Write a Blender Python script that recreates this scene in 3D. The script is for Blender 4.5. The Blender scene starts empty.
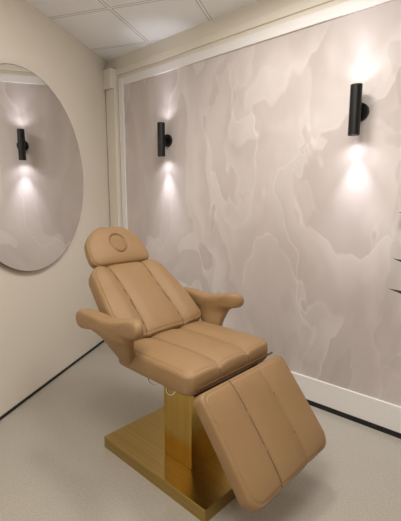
import bpy, math, random
import bmesh
from mathutils import Matrix, Vector
random.seed(4)
scene = bpy.context.scene
col = scene.collection
try:
    scene.view_settings.view_transform = 'Standard'
    scene.view_settings.look = 'None'
    scene.view_settings.exposure = 0.0
except Exception:
    pass

# ---------------------------------------------------------------- helpers
def lin(c):
    return tuple(((v/255.0)/12.92 if v/255.0 <= 0.04045 else ((v/255.0+0.055)/1.055)**2.4) for v in c) + (1.0,)

def new_mat(name, rgb, rough=0.5, metal=0.0, spec=0.5):
    m = bpy.data.materials.new(name)
    m.use_nodes = True
    b = m.node_tree.nodes['Principled BSDF']
    b.inputs['Base Color'].default_value = lin(rgb)
    b.inputs['Roughness'].default_value = rough
    b.inputs['Metallic'].default_value = metal
    b.inputs['Specular IOR Level'].default_value = spec
    return m, m.node_tree, b

def add_noise_color(nt, b, c1, c2, scale, detail=4, lo=0.35, hi=0.65, coord='Object', scl=(1,1,1)):
    tc = nt.nodes.new('ShaderNodeTexCoord')
    mp = nt.nodes.new('ShaderNodeMapping'); mp.inputs['Scale'].default_value = scl
    n = nt.nodes.new('ShaderNodeTexNoise'); n.inputs['Scale'].default_value = scale; n.inputs['Detail'].default_value = detail
    r = nt.nodes.new('ShaderNodeValToRGB')
    r.color_ramp.elements[0].position = lo; r.color_ramp.elements[0].color = lin(c1)
    r.color_ramp.elements[1].position = hi; r.color_ramp.elements[1].color = lin(c2)
    nt.links.new(tc.outputs[coord], mp.inputs['Vector'])
    nt.links.new(mp.outputs[0], n.inputs['Vector'])
    nt.links.new(n.outputs['Fac'], r.inputs['Fac'])
    nt.links.new(r.outputs['Color'], b.inputs['Base Color'])
    return tc, mp, n, r

def add_bump(nt, b, scale, strength, dist=0.001, kind='noise'):
    tc = nt.nodes.new('ShaderNodeTexCoord')
    if kind == 'noise':
        n = nt.nodes.new('ShaderNodeTexNoise'); out = 'Fac'; n.inputs['Detail'].default_value = 3
    else:
        n = nt.nodes.new('ShaderNodeTexVoronoi'); out = 'Distance'
    n.inputs['Scale'].default_value = scale
    bu = nt.nodes.new('ShaderNodeBump'); bu.inputs['Strength'].default_value = strength; bu.inputs['Distance'].default_value = dist
    nt.links.new(tc.outputs['Object'], n.inputs['Vector'])
    nt.links.new(n.outputs[out], bu.inputs['Height'])
    nt.links.new(bu.outputs['Normal'], b.inputs['Normal'])
    return bu

def mk(name, verts, faces, mats, parent=None, mw=None, smooth=False, fm=None):
    me = bpy.data.meshes.new(name)
    me.from_pydata([tuple(v) for v in verts], [], faces)
    if not isinstance(mats, (list, tuple)): mats = [mats]
    for m in mats: me.materials.append(m)
    if fm:
        for p, i in zip(me.polygons, fm): p.material_index = i
    if smooth:
        for p in me.polygons: p.use_smooth = True
    me.update()
    o = bpy.data.objects.new(name, me)
    col.objects.link(o)
    if parent: o.parent = parent
    if mw is not None:
        if parent: o.matrix_local = mw
        else: o.matrix_world = mw
    return o

def recalc(o):
    bm = bmesh.new(); bm.from_mesh(o.data)
    bmesh.ops.recalc_face_normals(bm, faces=bm.faces)
    bm.to_mesh(o.data); bm.free()

def boxgeo(x0, x1, y0, y1, z0, z1):
    v = [(x0,y0,z0),(x1,y0,z0),(x1,y1,z0),(x0,y1,z0),(x0,y0,z1),(x1,y0,z1),(x1,y1,z1),(x0,y1,z1)]
    f = [(0,3,2,1),(4,5,6,7),(0,1,5,4),(1,2,6,5),(2,3,7,6),(3,0,4,7)]
    return v, f

def merge(*geos):
    V, F = [], []
    for v, f in geos:
        o = len(V); V += list(v); F += [tuple(i+o for i in q) for q in f]
    return V, F

def box(name, dims, mat, parent=None, mw=None, bevel=0.0):
    v, f = boxgeo(*dims)
    o = mk(name, v, f, mat, parent, mw)
    if bevel:
        bv = o.modifiers.new('bevel', 'BEVEL'); bv.width = bevel; bv.segments = 3
    return o

def cylgeo(p0, p1, r, n=24, cap=True, r2=None):
    p0 = Vector(p0); p1 = Vector(p1); d = (p1-p0).normalized()
    a = d.orthogonal().normalized(); b = d.cross(a)
    r2 = r if r2 is None else r2
    V = []
    for i in range(n):
        t = 2*math.pi*i/n; V.append(p0 + (a*math.cos(t)+b*math.sin(t))*r)
    for i in range(n):
        t = 2*math.pi*i/n; V.append(p1 + (a*math.cos(t)+b*math.sin(t))*r2)
    F = [(i, (i+1)%n, n+(i+1)%n, n+i) for i in range(n)]
    if cap:
        F.append(tuple(reversed(range(n)))); F.append(tuple(range(n, 2*n)))
    return V, F

def tube(name, pts, r, mat, parent=None, mw=None):
    P = [Vector(p) for p in pts]
    S = []
    for i in range(len(P)-1):
        p0 = P[max(i-1,0)]; p1 = P[i]; p2 = P[i+1]; p3 = P[min(i+2,len(P)-1)]
        for k in range(8):
            t = k/8
            S.append(0.5*((2*p1)+(-p0+p2)*t+(2*p0-5*p1+4*p2-p3)*t*t+(-p0+3*p1-3*p2+p3)*t**3))
    S.append(P[-1])
    n = 10; V = []; F = []
    a = None
    for i, s in enumerate(S):
        d = (S[min(i+1,len(S)-1)]-S[max(i-1,0)]).normalized()
        if a is None: a = d.orthogonal().normalized()
        a = (a - d*a.dot(d)).normalized(); b = d.cross(a)
        for j in range(n):
            t = 2*math.pi*j/n; V.append(s+(a*math.cos(t)+b*math.sin(t))*r)
    for i in range(len(S)-1):
        for j in range(n):
            F.append((i*n+j, i*n+(j+1)%n, (i+1)*n+(j+1)%n, (i+1)*n+j))
    F.append(tuple(reversed(range(n)))); F.append(tuple(range((len(S)-1)*n, len(S)*n)))
    o = mk(name, V, F, mat, parent, mw, smooth=True); recalc(o)
    return o

def struct(o): o['kind'] = 'structure'; return o

# ---------------------------------------------------------------- materials
m_wall, nt, b = new_mat('cream_paint', (232,224,210), 0.75)
add_bump(nt, b, 180, 0.15)
m_trim, nt, b = new_mat('white_trim_paint', (238,235,232), 0.45)
add_bump(nt, b, 60, 0.05)
m_black, nt, b = new_mat('black_cove_rubber', (22,21,21), 0.5)
add_bump(nt, b, 80, 0.1)

# ceiling tiles
m_ceil, nt, b = new_mat('ceiling_tiles', (226,224,220), 0.85)
tc = nt.nodes.new('ShaderNodeTexCoord')
mp = nt.nodes.new('ShaderNodeMapping'); mp.vector_type = 'TEXTURE'
mp.inputs['Location'].default_value = (-0.43, 3.43, 0)
mp.inputs['Rotation'].default_value = (0, 0, math.radians(-18))
nt.links.new(tc.outputs['Object'], mp.inputs['Vector'])
sx = nt.nodes.new('ShaderNodeSeparateXYZ'); nt.links.new(mp.outputs[0], sx.inputs[0])
outs = []
for ax in 'XY':
    a1 = nt.nodes.new('ShaderNodeMath'); a1.operation = 'ADD'; a1.inputs[1].default_value = 60.0
    nt.links.new(sx.outputs[ax], a1.inputs[0])
    md = nt.nodes.new('ShaderNodeMath'); md.operation = 'PINGPONG'; md.inputs[1].default_value = 0.3
    nt.links.new(a1.outputs[0], md.inputs[0])
    outs.append(md)
mn = nt.nodes.new('ShaderNodeMath'); mn.operation = 'MINIMUM'
nt.links.new(outs[0].outputs[0], mn.inputs[0]); nt.links.new(outs[1].outputs[0], mn.inputs[1])
rp = nt.nodes.new('ShaderNodeValToRGB'); rp.color_ramp.interpolation = 'LINEAR'
e = rp.color_ramp.elements
e[0].position = 0.0; e[0].color = lin((250,250,249))
e[1].position = 0.010; e[1].color = lin((250,250,249))
x = e.new(0.0115); x.color = lin((120,116,110))
x = e.new(0.015); x.color = lin((249,249,249))
nt.links.new(mn.outputs[0], rp.inputs[0])
ns = nt.nodes.new('ShaderNodeTexNoise'); ns.inputs['Scale'].default_value = 70; ns.inputs['Detail'].default_value = 6
nt.links.new(tc.outputs['Object'], ns.inputs['Vector'])
mx = nt.nodes.new('ShaderNodeMix'); mx.data_type = 'RGBA'; mx.blend_type = 'MULTIPLY'; mx.inputs[0].default_value = 0.07
nt.links.new(rp.outputs[0], mx.inputs[6]); nt.links.new(ns.outputs['Fac'], mx.inputs[7])
nt.links.new(mx.outputs[2], b.inputs['Base Color'])

# floor : faintly speckled greige vinyl
m_floor, nt, b = new_mat('greige_vinyl_floor', (176,169,157), 0.18)
add_noise_color(nt, b, (171,164,152), (181,174,162), 120, 4, 0.38, 0.62)

# onyx wallpaper
m_onyx, nt, b = new_mat('onyx_wallpaper', (190,176,166), 0.6, spec=0.3)
N = nt.nodes; L = nt.links
def math_(op, a=None, b_=None, c=None):
    m = N.new('ShaderNodeMath'); m.operation = op
    for i, v in enumerate((a, b_, c)):
        if v is None: continue
        if isinstance(v, (int, float)): m.inputs[i].default_value = v
        else: L.new(v, m.inputs[i])
    return m.outputs[0]
tc = N.new('ShaderNodeTexCoord')
mp = N.new('ShaderNodeMapping'); mp.inputs['Rotation'].default_value = (0, math.radians(30), 0); mp.inputs['Scale'].default_value = (1.0, 1.0, 0.55)
mp.inputs['Location'].default_value = (0.7, 0.0, 0.3)
L.new(tc.outputs['Object'], mp.inputs['Vector'])
w = N.new('ShaderNodeTexNoise'); w.inputs['Scale'].default_value = 1.2; w.inputs['Detail'].default_value = 4; w.inputs['Roughness'].default_value = 0.48
L.new(mp.outputs[0], w.inputs['Vector'])
wm = N.new('ShaderNodeVectorMath'); wm.operation = 'MULTIPLY_ADD'
wm.inputs[1].default_value = (1.1,1.1,1.1)
L.new(w.outputs['Color'], wm.inputs[0]); L.new(mp.outputs[0], wm.inputs[2])
def noise(scale, detail, rough, off=(0,0,0)):
    a = N.new('ShaderNodeVectorMath'); a.operation = 'ADD'; a.inputs[1].default_value = off
    L.new(wm.outputs[0], a.inputs[0])
    n = N.new('ShaderNodeTexNoise'); n.inputs['Scale'].default_value = scale; n.inputs['Detail'].default_value = detail; n.inputs['Roughness'].default_value = rough
    L.new(a.outputs[0], n.inputs['Vector']); return n.outputs['Fac']
def maprange(v, a, b_, c=0.0, d=1.0, smooth=True):
    m = N.new('ShaderNodeMapRange'); m.interpolation_type = 'SMOOTHSTEP' if smooth else 'LINEAR'
    L.new(v, m.inputs['Value'])
    for k, q in zip(('From Min','From Max','To Min','To Max'), (a, b_, c, d)): m.inputs[k].default_value = q
    return m.outputs[0]
br = N.new('ShaderNodeValToRGB'); e = br.color_ramp.elements
e[0].position = 0.30; e[0].color = lin((184,172,168))
e[1].position = 0.70; e[1].color = lin((215,204,199))
L.new(noise(1.1, 6, 0.57, (4.4,0,2.0)), br.inputs[0])
cur = br.outputs[0]
def over(fac, color, amt):
    global cur
    k = math_('MULTIPLY', fac, amt)
    m = N.new('ShaderNodeMix'); m.data_type = 'RGBA'
    L.new(k, m.inputs[0]); L.new(cur, m.inputs[6]); m.inputs[7].default_value = lin(color)
    cur = m.outputs[2]
def veil(scale, k, off, detail, rough, moff, col_soft, amt_soft, col_line, amt_line, flip=False, m0=0.34, m1=0.58):
    n = noise(scale, detail, rough, off)
    f = math_('FRACT', math_('MULTIPLY', n, k))
    if flip: f = math_('SUBTRACT', 1.0, f)
    mask = maprange(noise(1.3, 3, 0.5, moff), m0, m1)
    lmask = maprange(noise(1.8, 3, 0.5, (moff[2],0,moff[0])), 0.38, 0.62)
    rise = maprange(f, 0.0, 0.06)
    fall = math_('POWER', maprange(f, 0.06, 0.98, 1.0, 0.0), 1.5)
    soft = math_('MULTIPLY', math_('MULTIPLY', rise, fall), mask)
    over(soft, col_soft, amt_soft)
    line = math_('MULTIPLY', math_('MULTIPLY', maprange(f, 0.02, 0.05), maprange(f, 0.05, 0.10, 1.0, 0.0)), lmask)
    over(line, col_line, amt_line)
veil(0.55, 9, (0,0,0), 5, 0.42, (3.1,0,5.2), (229,221,217), 0.70, (238,233,230), 0.42)
veil(0.75, 8, (7.3,0,1.1), 5, 0.43, (8.1,0,0.3), (227,219,215), 0.60, (236,231,228), 0.36, True)
veil(0.92, 7, (2.2,0,9.4), 4, 0.46, (1.7,0,7.7), (176,163,159), 0.34, (226,218,214), 0.32)
L.new(cur, b.inputs['Base Color'])

m_leather, nt, b = new_mat('tan_leather', (154,122,84), 0.48, spec=0.42)
add_noise_color(nt, b, (151,119,81), (155,123,86), 5, 2)
bu1 = add_bump(nt, b, 420, 0.6, 0.001, 'voronoi')
tc = nt.nodes.new('ShaderNodeTexCoord'); n_ = nt.nodes.new('ShaderNodeTexNoise'); n_.inputs['Scale'].default_value = 11; n_.inputs['Detail'].default_value = 3; n_.inputs['Distortion'].default_value = 0.8
nt.links.new(tc.outputs['Object'], n_.inputs['Vector'])
bu2 = nt.nodes.new('ShaderNodeBump'); bu2.inputs['Strength'].default_value = 0.5; bu2.inputs['Distance'].default_value = 0.007
nt.links.new(n_.outputs['Fac'], bu2.inputs['Height']); nt.links.new(bu2.outputs[0], bu1.inputs['Normal'])
m_seam, nt, b = new_mat('dark_tan_stitching', (80,58,39), 0.75)
add_bump(nt, b, 300, 0.2)
m_gold, nt, b = new_mat('satin_gold_column', (198,164,88), 0.16, 1.0)
add_noise_color(nt, b, (192,158,82), (204,171,94), 3, 4, 0.3, 0.7, 'Object', (30,30,0.6))
m_goldb, nt, b = new_mat('brushed_gold_plate', (180,153,92), 0.30, 1.0)
add_noise_color(nt, b, (168,141,80), (190,164,100), 3, 5, 0.3, 0.7, 'Object', (0.2,90,90))
m_dark, nt, b = new_mat('dark_metal', (52,44,38), 0.5, 0.5)
add_bump(nt, b, 120, 0.1)
m_bronze, nt, b = new_mat('bronze_metal', (120,92,66), 0.35, 0.8)
add_bump(nt, b, 120, 0.1)
m_chrome, nt, b = new_mat('chrome', (220,220,220), 0.12, 1.0)
add_bump(nt, b, 50, 0.02)
m_blk, nt, b = new_mat('matt_black_metal', (20,19,19), 0.42, 0.3)
add_bump(nt, b, 200, 0.08)
m_mirror, nt, b = new_mat('mirror_glass', (248,248,247), 0.0, 1.0)
m_edge, nt, b = new_mat('mirror_edge', (90,84,76), 0.3, 0.6)
add_bump(nt, b, 50, 0.02)
m_leaf, nt, b = new_mat('leaf_green', (52,58,46), 0.5)
add_noise_color(nt, b, (42,48,38), (64,72,54), 12, 3)
m_pot, nt, b = new_mat('pot_ceramic', (214,206,196), 0.5)
add_bump(nt, b, 40, 0.1)
m_soil, nt, b = new_mat('soil', (50,38,30), 0.9)
add_bump(nt, b, 60, 0.8, 0.01)
m_lens = bpy.data.materials.new('lamp_lens'); m_lens.use_nodes = True
b = m_lens.node_tree.nodes['Principled BSDF']
b.inputs['Emission Color'].default_value = (1,0.96,0.95,1); b.inputs['Emission Strength'].default_value = 12

# ---------------------------------------------------------------- room
H = 2.632
C = Vector((-0.911, 3.92, 0))
dR = Vector((0.743, -0.669, 0)).normalized()
dL = Vector((0.221, 0.975, 0)).normalized()
def frame(o, x):
    x = x.normalized(); y = Vector((0,0,1)).cross(x)
    return Matrix(((x.x, y.x, 0, o.x), (x.y, y.y, 0, o.y), (0,0,1,o.z), (0,0,0,1)))
MR = frame(C, dR)            # local +y is behind the wall
ML = frame(C, dL) @ Matrix.Translation((0, -0.04, 0))
RE = C + dR*5.0
LE = C - dL*5.2
PB = Vector((1.9, -1.9, 0))

def slab(name, pts, z0, z1, mat):
    n = len(pts)
    V = [(p.x, p.y, z0) for p in pts] + [(p.x, p.y, z1) for p in pts]
    F = [tuple(range(n)), tuple(range(n, 2*n))] + [(i, (i+1)%n, n+(i+1)%n, n+i) for i in range(n)]
    o = mk(name, V, F, mat); recalc(o); return struct(o)
room = [C, RE, PB, LE]
slab('floor', room, -0.1, 0.0, m_floor)
slab('ceiling', room, H, H+0.1, m_ceil)

ts = [0.0, 0.27, 5.0]; zs = [0.0, 0.10, 2.41, H]
V = []; F = []; fm = []
for z in zs:
    for t in ts: V.append((t, 0, z))
for j in range(3):
    for i in range(2):
        a = j*3+i; F.append((a, a+1, a+4, a+3)); fm.append(1 if (i == 1 and j == 1) else 0)
bx, bf = boxgeo(0, 5.0, 0.0005, 0.1, 0, H)
o0 = len(V); V += bx; F += [tuple(k+o0 for k in q) for q in bf]; fm += [0]*6
struct(mk('wall_right', V, F, [m_wall, m_onyx], mw=MR, fm=fm))
struct(box('wall_left', (-5.2, 0, 0, 0.1, 0, H), m_wall, mw=ML))
def wall_between(name, p, q):
    M = frame(p, q-p); Ln = (q-p).length
    return struct(box(name, (0, Ln, 0, 0.1, 0, H), m_wall, mw=M))
wall_between('wall_side', RE, PB)
wall_between('wall_back', PB, LE)

struct(box('trim_1', (0.27, 4.99, -0.014, 0.0, 2.375, 2.44), m_trim, mw=MR, bevel=0.003))
struct(box('trim_2', (0.06, 4.99, -0.014, 0.0, 2.475, 2.53), m_wall, mw=MR, bevel=0.003))
struct(box('trim_3', (0.235, 0.295, -0.018, 0.0, 0.18, 2.44), m_trim, mw=MR, bevel=0.003))
struct(box('baseboard_right', (0.235, 4.99, -0.014, 0.0, 0.034, 0.19), m_trim, mw=MR, bevel=0.003))
struct(box('baseboard_cove_right', (0.06, 4.99, -0.012, 0.0, 0.0, 0.034), m_black, mw=MR))
struct(box('baseboard_left', (-5.19, -0.03, -0.008, 0.0, 0.0, 0.018), m_black, mw=ML))
struct(box('trim_4', (0.04, 0.20, -0.08, 0.0, 2.36, 2.53), m_wall, mw=MR, bevel=0.003))
struct(box('trim_5', (0.08, 0.215, -0.05, 0.0, 0.04, 2.36), m_wall, mw=MR, bevel=0.003))

# ---------------------------------------------------------------- mirror
sc, zc, rm = -1.265, 1.53, 0.655
mir = bpy.data.objects.new('wall_mirror', None); col.objects.link(mir)
mir.matrix_world = ML @ Matrix.Translation((sc, 0, zc))
mir['label'] = 'large round frameless mirror hung on the cream wall'; mir['category'] = 'mirror'
n = 160
ym = -0.030
V = [(rm*math.cos(2*math.pi*i/n), ym, rm*math.sin(2*math.pi*i/n)) for i in range(n)]
mk('mirror_glass', V, [tuple(range(n))], m_mirror, mir)
r2 = rm+0.003
V = [(r2*math.cos(2*math.pi*i/n), ym+0.0005, r2*math.sin(2*math.pi*i/n)) for i in range(n)]
V += [(r2*math.cos(2*math.pi*i/n), ym+0.007, r2*math.sin(2*math.pi*i/n)) for i in range(n)]
V += [(0.5*math.cos(2*math.pi*i/n), -0.0005, 0.5*math.sin(2*math.pi*i/n)) for i in range(n)]
F = [tuple(range(n)), tuple(range(2*n, 3*n))]+[(i,(i+1)%n,n+(i+1)%n,n+i) for i in range(n)]+[(n+i,n+(i+1)%n,2*n+(i+1)%n,2*n+i) for i in range(n)]
o = mk('mirror_edge', V, F, m_edge, mir); recalc(o)

# ---------------------------------------------------------------- sconces
def sconce(t):
    e = bpy.data.objects.new('wall_sconce', None); col.objects.link(e)
    e.matrix_world = MR @ Matrix.Translation((t, 0, 1.838))
    e['label'] = 'matt black cylindrical up and down wall light on onyx wallpaper'
    e['category'] = 'wall light'; e['group'] = 'black cylinder wall sconces'
    hh = 0.132; r = 0.031; off = -0.078
    n = 40; V = []; F = []
    rings = [(-hh+0.02, 0.0), (-hh+0.02, r-0.003), (-hh, r-0.003), (-hh, r), (0, r), (hh, r), (hh, r-0.003), (hh-0.02, r-0.003), (hh-0.02, 0.0)]
    for z, rr in rings:
        for i in range(n):
            a = 2*math.pi*i/n; V.append((max(rr,0.0005)*math.cos(a), off+max(rr,0.0005)*math.sin(a), z))
    for j in range(len(rings)-1):
        for i in range(n):
            F.append((j*n+i, j*n+(i+1)%n, (j+1)*n+(i+1)%n, (j+1)*n+i))
    o = mk('sconce_body', V, F, m_blk, e); recalc(o)
    g1 = cylgeo((0, 0, 0), (0, -0.02, 0), 0.05, 40)
    o = mk('backplate', g1[0], g1[1], m_blk, e); recalc(o)
    bv = o.modifiers.new('bevel', 'BEVEL'); bv.width = 0.003; bv.segments = 2
    g2 = cylgeo((0, -0.018, 0), (0, off+r-0.004, 0), 0.014, 20)
    o = mk('arm', g2[0], g2[1], m_blk, e); recalc(o)
    for s in (1, -1):
        g3 = cylgeo((0, off, s*(hh-0.0195)), (0, off, s*(hh-0.014)), 0.02, 24)
        o = mk('lamp_lens', g3[0], g3[1], m_lens, e); recalc(o); o['label'] = 'glowing white LED lens'
        ws, na = (1.1, 3.6) if s > 0 else (1.6, 16)
        for en, an, bl in ((ws, 140, 1.0), (na, 60, 1.0)):
            ld = bpy.data.lights.new('sconce_light', 'SPOT'); ld.energy = en; ld.spot_size = math.radians(an); ld.spot_blend = bl
            ld.shadow_soft_size = 0.015; ld.color = (0.90, 0.90, 1.0)
            lo = bpy.data.objects.new('sconce_light', ld); col.objects.link(lo)
            lo.parent = e
            lo.location = (0, off, s*(hh+0.001))
            lo.rotation_euler = (math.pi if s > 0 else 0, 0, 0)
sconce(0.867); sconce(2.434)

# ---------------------------------------------------------------- cushions
def rr_point(bs, bt, a, b_, r0, r1):
    x = a*bs; y = b_*bt
    r = r0 if x < 0 else r1
    cx = a-r; cy = b_-r
    if abs(x) > cx and abs(y) > cy:
        c = Vector((math.copysign(cx, x), math.copysign(cy, y)))
        d = Vector((x, y)) - c
        if d.length > 1e-9: d = d.normalized()*r
        return c + d
    return Vector((x, y))

def cushion(name, a, b_, T, r0, r1, grooves, gw=0.005, gd=0.010, puff=0.008, wf=lambda x: 1.0, nx=90, ny=220, p=6.0, M=None, parent=None, extra=None, edge=0.94):
    def sm(k, n):
        u = -1+2*k/n
        return math.copysign(1-(1-abs(u))**1.35, u)
    V = []; F = []; fm = []
    idx = {}; info = []
    for side in (1, -1):
        for i in range(nx+1):
            s = sm(i, nx)
            for j in range(ny+1):
                t = sm(j, ny)
                m = max(abs(s), abs(t))
                if side == -1 and (i in (0, nx) or j in (0, ny)):
                    idx[(side, i, j)] = idx[(1, i, j)]; continue
                if m > 1e-6:
                    q = rr_point(s/m, t/m, a, b_, r0, r1)*m
                else: q = Vector((0, 0))
                x, y = q.x, q.y
                k_ = wf(x/a)
                y *= k_
                h = (max(0.0, 1-m**p))**(1/p)
                gdist = 1.0
                if side == 1:
                    z = T/2*h
                    yy = y/k_
                    for g in grooves:
                        gy = g(x/a) if callable(g) else g
                        gdist = min(gdist, abs(yy-gy))
                        z -= gd*math.exp(-((yy-gy)/gw)**2)*min(1, h*1.3)
                        z -= puff*math.exp(-((yy-gy)/0.036)**2)*h
                    z += puff*0.8*max(0, 1-abs(x/a)**3)*h
                    if extra: z += extra(x, y)*h
                    z -= 0.004*math.exp(-((m-edge)/0.010)**2)
                else:
                    z = -T/2*h
                idx[(side, i, j)] = len(V); V.append((x, y, z)); info.append(gdist)
    for side in (1, -1):
        for i in range(nx):
            for j in range(ny):
                q = [idx[(side,i,j)], idx[(side,i+1,j)], idx[(side,i+1,j+1)], idx[(side,i,j+1)]]
                gm = sum(info[k] for k in q)/4
                if side == -1: q.reverse()
                F.append(tuple(q)); fm.append(1 if (side == 1 and gm < 0.0020) else 0)
    o = mk(name, V, F, [m_leather, m_seam], parent, M, smooth=True, fm=fm)
    return o

# ---------------------------------------------------------------- chair
ang = math.radians(-43.5)
ch = bpy.data.objects.new('treatment_chair', None); col.objects.link(ch)
ch.matrix_world = Matrix.Translation((-0.078, 1.907, 0)) @ Matrix.Rotation(ang, 4, 'Z')
ch['label'] = 'tan leather reclining beauty treatment chair on a gold pedestal'
ch['category'] = 'treatment chair'

box('base_plate', (-0.381, 0.381, -0.26, 0.26, 0.0, 0.064), m_goldb, ch, bevel=0.004)['label'] = 'flat brushed gold base plate'
box('column', (-0.03, 0.165, -0.125, 0.125, 0.064, 0.52), m_gold, ch, bevel=0.004)['label'] = 'polished gold lifting column'
v, f = merge(boxgeo(-0.14, 0.29, -0.21, -0.17, 0.515, 0.555), boxgeo(-0.14, 0.29, 0.17, 0.21, 0.515, 0.555),
             boxgeo(-0.14, -0.10, -0.17, 0.17, 0.515, 0.555), boxgeo(0.25, 0.29, -0.17, 0.17, 0.515, 0.555),
             boxgeo(-0.03, 0.22, -0.17, 0.17, 0.515, 0.54), boxgeo(-0.15, 0.31, -0.25, 0.25, 0.545, 0.560))
mk('seat_frame', v, f, m_dark, ch)['label'] = 'dark metal seat frame'

def place(p0, p1, y=0.0):
    x0, z0 = p0; x1, z1 = p1
    X = Vector((x1-x0, 0, z1-z0)); L_ = X.length; X.normalize()
    Y = Vector((0,1,0)); Z = X.cross(Y)
    M = Matrix(((X.x, 0, Z.x, (x0+x1)/2), (0, 1, 0, y), (X.z, 0, Z.z, (z0+z1)/2), (0,0,0,1)))
    return M, L_/2

Ms, hs = place((-0.18, 0.606), (0.335, 0.606), -0.013)
cushion('seat_cushion', hs, 0.292, 0.120, 0.045, 0.045, [-0.10, 0.10], M=Ms, parent=ch, puff=0.011, p=5.5)
Mf, hf = place((0.362, 0.582), (0.643, 0.222), -0.009)
cushion('footrest_cushion', hf, 0.297, 0.084, 0.032, 0.058, [-0.10, 0.10], M=Mf, parent=ch, p=5.5, puff=0.009)
Mb, hb = place((-0.53, 0.965), (-0.15, 0.65))
def bolster(x, y):
    u = max(0.0, min(1.0, (abs(y)-0.12)/0.07)); return 0.012*u*u*(3-2*u)
cushion('backrest_cushion', hb, 0.285, 0.10, 0.08, 0.05,
        [lambda x: -0.122-0.016*x*x+0.008*x, lambda x: 0.122+0.016*x*x-0.008*x], M=Mb, parent=ch, puff=0.010, p=5.0, extra=bolster,
        wf=lambda x: 0.82+0.18*min(1, (x+1)/1.3)**0.8 if x > -1 else 0.82)
Mh, hh_ = place((-0.685, 1.178), (-0.53, 0.972), 0.008)
oc, ox, oy = 0.0, 0.060, 0.053
def ring(x, y):
    d = math.sqrt(((x-oc)/ox)**2+(y/oy)**2)
    z = -0.010*math.exp(-((d-1)/0.09)**2)
    if d < 0.9: z += -0.001+0.0014*math.cos(x*2*math.pi/0.014)
    return z
hr = cushion('headrest_cushion', hh_, 0.204, 0.10, 0.118, 0.05, [], M=Mh, parent=ch, extra=ring, ny=150, nx=150, p=3.3, puff=0.0,
             wf=lambda x: 1.0 if x > 0.5 else 1.0-0.30*((0.5-x)/1.5)**2.0, edge=0.97)
V = []; F = []; nn_ = 64; mm = 8
for i in range(nn_):
    a = 2*math.pi*i/nn_
    cx, cy = oc+ox*math.cos(a), oy*math.sin(a)
    for j in range(mm):
        q = 2*math.pi*j/mm
        V.append((cx+0.0018*math.cos(q)*math.cos(a), cy+0.0018*math.cos(q)*math.sin(a), 0.0395+0.0018*math.sin(q)))
for i in range(nn_):
    for j in range(mm):
        F.append((i*mm+j, ((i+1)%nn_)*mm+j, ((i+1)%nn_)*mm+(j+1)%mm, i*mm+(j+1)%mm))
o = mk('oval_piping', V, F, m_seam, hr, smooth=True); recalc(o)
o['label'] = 'oval stitched ring around the face opening plug'

def smooth_closed(P, k=8):
    out = []; n = len(P)
    for i in range(n):
        p0, p1, p2, p3 = [Vector(P[(i+d) % n]) for d in (-1,0,1,2)]
        for j in range(k):
            t = j/k
            out.append(0.5*((2*p1)+(-p0+p2)*t+(2*p0-5*p1+4*p2-p3)*t*t+(-p0+3*p1-3*p2+p3)*t**3))
    return out
prof = [(-0.425,0.730),(-0.432,0.770),(-0.39,0.804),(-0.29,0.810),(-0.16,0.804),(-0.04,0.822),(0.030,0.838),(0.076,0.828),(0.092,0.797),(0.078,0.764),(0.040,0.752),(0.002,0.728),(-0.018,0.68),(-0.030,0.63),(-0.058,0.592),(-0.115,0.590),(-0.165,0.640),(-0.22,0.702),(-0.32,0.726),(-0.39,0.712)]
def armrest(ysign):
    B = smooth_closed(prof)
    c = Vector((-0.12, 0.760)); T = 0.042; p = 3.2
    ms = [0.0, .15,.3,.45,.58,.68,.76,.83,.88,.92,.95,.975,.99,1.0]
    n = len(B); V = []; F = []
    y0 = ysign*0.336
    for side in (1, -1):
        for k, m in enumerate(ms):
            for q in B:
                pt = c+(q-c)*max(m, 0.001)
                h = max(0, 1-m**p)**(1/p)
                fl = 0.02*max(0, (pt.x-0.0)/0.09)**2
                tp = 1.0-0.22*max(0.0, min(1.0, (0.74-pt.y)/0.12))
                V.append((pt.x, y0+ysign*fl+ysign*0.04*(pt.x<-0.1)*(-pt.x-0.1)-ysign*0.34*max(0,0.72-pt.y)+side*T*h*tp, pt.y))
    R = len(ms)
    for side in range(2):
        o0 = side*R*n
        for k in range(R-1):
            for i in range(n):
                F.append((o0+k*n+i, o0+k*n+(i+1)%n, o0+(k+1)*n+(i+1)%n, o0+(k+1)*n+i))
        F.append(tuple(o0+i for i in range(n)))
    o = mk('armrest', V, F, m_leather, ch, smooth=True)
    bm = bmesh.new(); bm.from_mesh(o.data)
    bmesh.ops.remove_doubles(bm, verts=bm.verts, dist=0.00005)
    bmesh.ops.recalc_face_normals(bm, faces=bm.faces)
    bm.to_mesh(o.data); bm.free()
armrest(-1); armrest(1)

g = merge(cylgeo((0.345,-0.28,0.560),(0.345,0.26,0.560),0.008,16), cylgeo((0.352,-0.28,0.600),(0.352,0.26,0.600),0.005,16),
          boxgeo(0.28,0.40,-0.19,-0.17,0.515,0.55), boxgeo(0.28,0.40,0.17,0.19,0.515,0.55))
o = mk('hinge_bar', g[0], g[1], m_bronze, ch); recalc(o)
tube('lever', [(0.02,-0.24,0.555),(0.02,-0.262,0.535),(0.04,-0.265,0.518),(0.07,-0.262,0.520),(0.08,-0.25,0.535)], 0.003, m_chrome, ch)['label'] = 'small chrome lever'
tube('lever', [(0.15,-0.24,0.555),(0.15,-0.262,0.53),(0.165,-0.265,0.512),(0.19,-0.262,0.516),(0.198,-0.25,0.535)], 0.003, m_chrome, ch)['label'] = 'small chrome lever'

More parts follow.
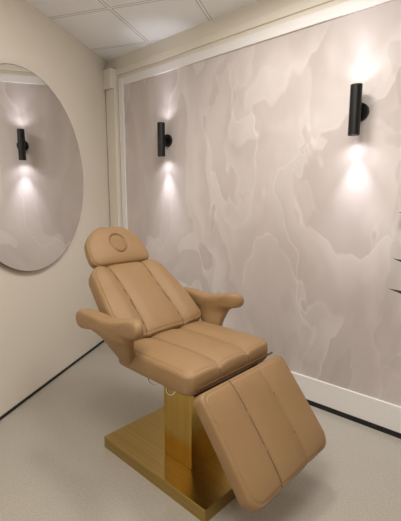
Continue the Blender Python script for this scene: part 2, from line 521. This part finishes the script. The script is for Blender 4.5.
# ---------------------------------------------------------------- plant
pl = bpy.data.objects.new('potted_plant', None); col.objects.link(pl)
pl.location = (1.202, 1.62, 0)
pl['label'] = 'tall slender dark green plant in a pale pot'; pl['category'] = 'plant'
V = []; F = []; n = 40
rings = [(0.0,0.085),(0.0,0.09),(0.28,0.13),(0.30,0.132),(0.30,0.12),(0.27,0.118)]
V.append((0,0,0))
for z, r in rings:
    for i in range(n):
        a = 2*math.pi*i/n; V.append((r*math.cos(a), r*math.sin(a), z))
for i in range(n): F.append((0, 1+(i+1)%n, 1+i))
for j in range(len(rings)-1):
    for i in range(n): F.append((1+j*n+i, 1+j*n+(i+1)%n, 1+(j+1)*n+(i+1)%n, 1+(j+1)*n+i))
o = mk('pot', V, F, m_pot, pl, smooth=True); recalc(o)
g = cylgeo((0,0,0.262),(0,0,0.272),0.118,40); o = mk('soil', g[0], g[1], m_soil, pl); recalc(o)
LV = []; LF = []
def leaf(p, d, ln, wd, tw=0.3):
    d = Vector(d).normalized(); s = d.cross(Vector((0,0,1))).normalized(); up = s.cross(d)
    s2 = (s*math.cos(tw)+up*math.sin(tw)); up2 = s2.cross(d)
    k = 8; o0 = len(LV)
    for i in range(k+1):
        t = i/k; wq = wd*math.sin(math.pi*min(1,t*0.97+0.03))**0.8*(1-t*0.35)
        c = Vector(p)+d*ln*t+up*(-0.25*ln*t*t)
        LV.append(c-s2*wq+up2*wq*0.3); LV.append(c); LV.append(c+s2*wq+up2*wq*0.3)
    for i in range(k):
        a = o0+i*3
        LF.append((a,a+1,a+4,a+3)); LF.append((a+1,a+2,a+5,a+4))
for k, (tx, ty, tz) in enumerate([(-0.16,0.02,1.38),(0.05,0.1,1.5),(0.1,-0.08,1.3),(-0.05,-0.1,1.15)]):
    pts = [(0.02*math.cos(k*1.6),0.02*math.sin(k*1.6),0.26),(tx*0.3,ty*0.3,tz*0.5),(tx,ty,tz)]
    tube('stem', pts, 0.006, m_leaf, pl)
    for i in range(12):
        t = 0.35+0.65*i/11
        c = Vector((tx*t*t+0.01, ty*t*t, 0.26+(tz-0.26)*t))
        a = i*2.4+k+0.6
        leaf(c, (math.cos(a), math.sin(a), 0.5), 0.12+0.03*random.random(), 0.022)
leaf((-0.14,0.02,1.19), (-1,0.1,0.85), 0.245, 0.020, 0.9)
leaf((-0.12,0.02,0.96), (-1,0.1,0.95), 0.285, 0.020, 1.0)
leaf((-0.10,0.02,0.82), (-1,0.1,0.90), 0.312, 0.020, 0.9)
mk('foliage', LV, LF, m_leaf, pl, smooth=True)

# ---------------------------------------------------------------- light
def area(loc, size, energy, color, rot=(0,0,0)):
    ld = bpy.data.lights.new('fill_light', 'AREA'); ld.energy = energy; ld.size = size; ld.color = color  # unseen area lamp added for ambient fill, no fixture modelled
    lo = bpy.data.objects.new('fill_light', ld); col.objects.link(lo); lo.location = loc; lo.rotation_euler = rot
area((-0.15, 0.5, 2.6), 0.8, 31, (1.0, 0.965, 0.915))
area((0.10, 1.9, 2.6), 0.35, 16, (1.0, 0.97, 0.93))
area((0.1, 0.0, 2.0), 0.8, 12, (1.0, 0.98, 0.96), (math.radians(155), 0, 0))  # upward fill added out of view to brighten the ceiling
wd = bpy.data.worlds.new('world'); scene.world = wd; wd.use_nodes = True
wd.node_tree.nodes['Background'].inputs[0].default_value = (1, 0.95, 0.88, 1)
wd.node_tree.nodes['Background'].inputs[1].default_value = 0.3

# ---------------------------------------------------------------- camera
cd = bpy.data.cameras.new('camera'); cam = bpy.data.objects.new('camera', cd); col.objects.link(cam)
cd.sensor_fit = 'VERTICAL'; cd.sensor_height = 36.0; cd.lens = 390/521*36.0
cd.clip_start = 0.05
cam.location = (0, 0, 1.35)
cam.rotation_euler = (math.radians(90-8.75), 0, 0)
scene.camera = cam
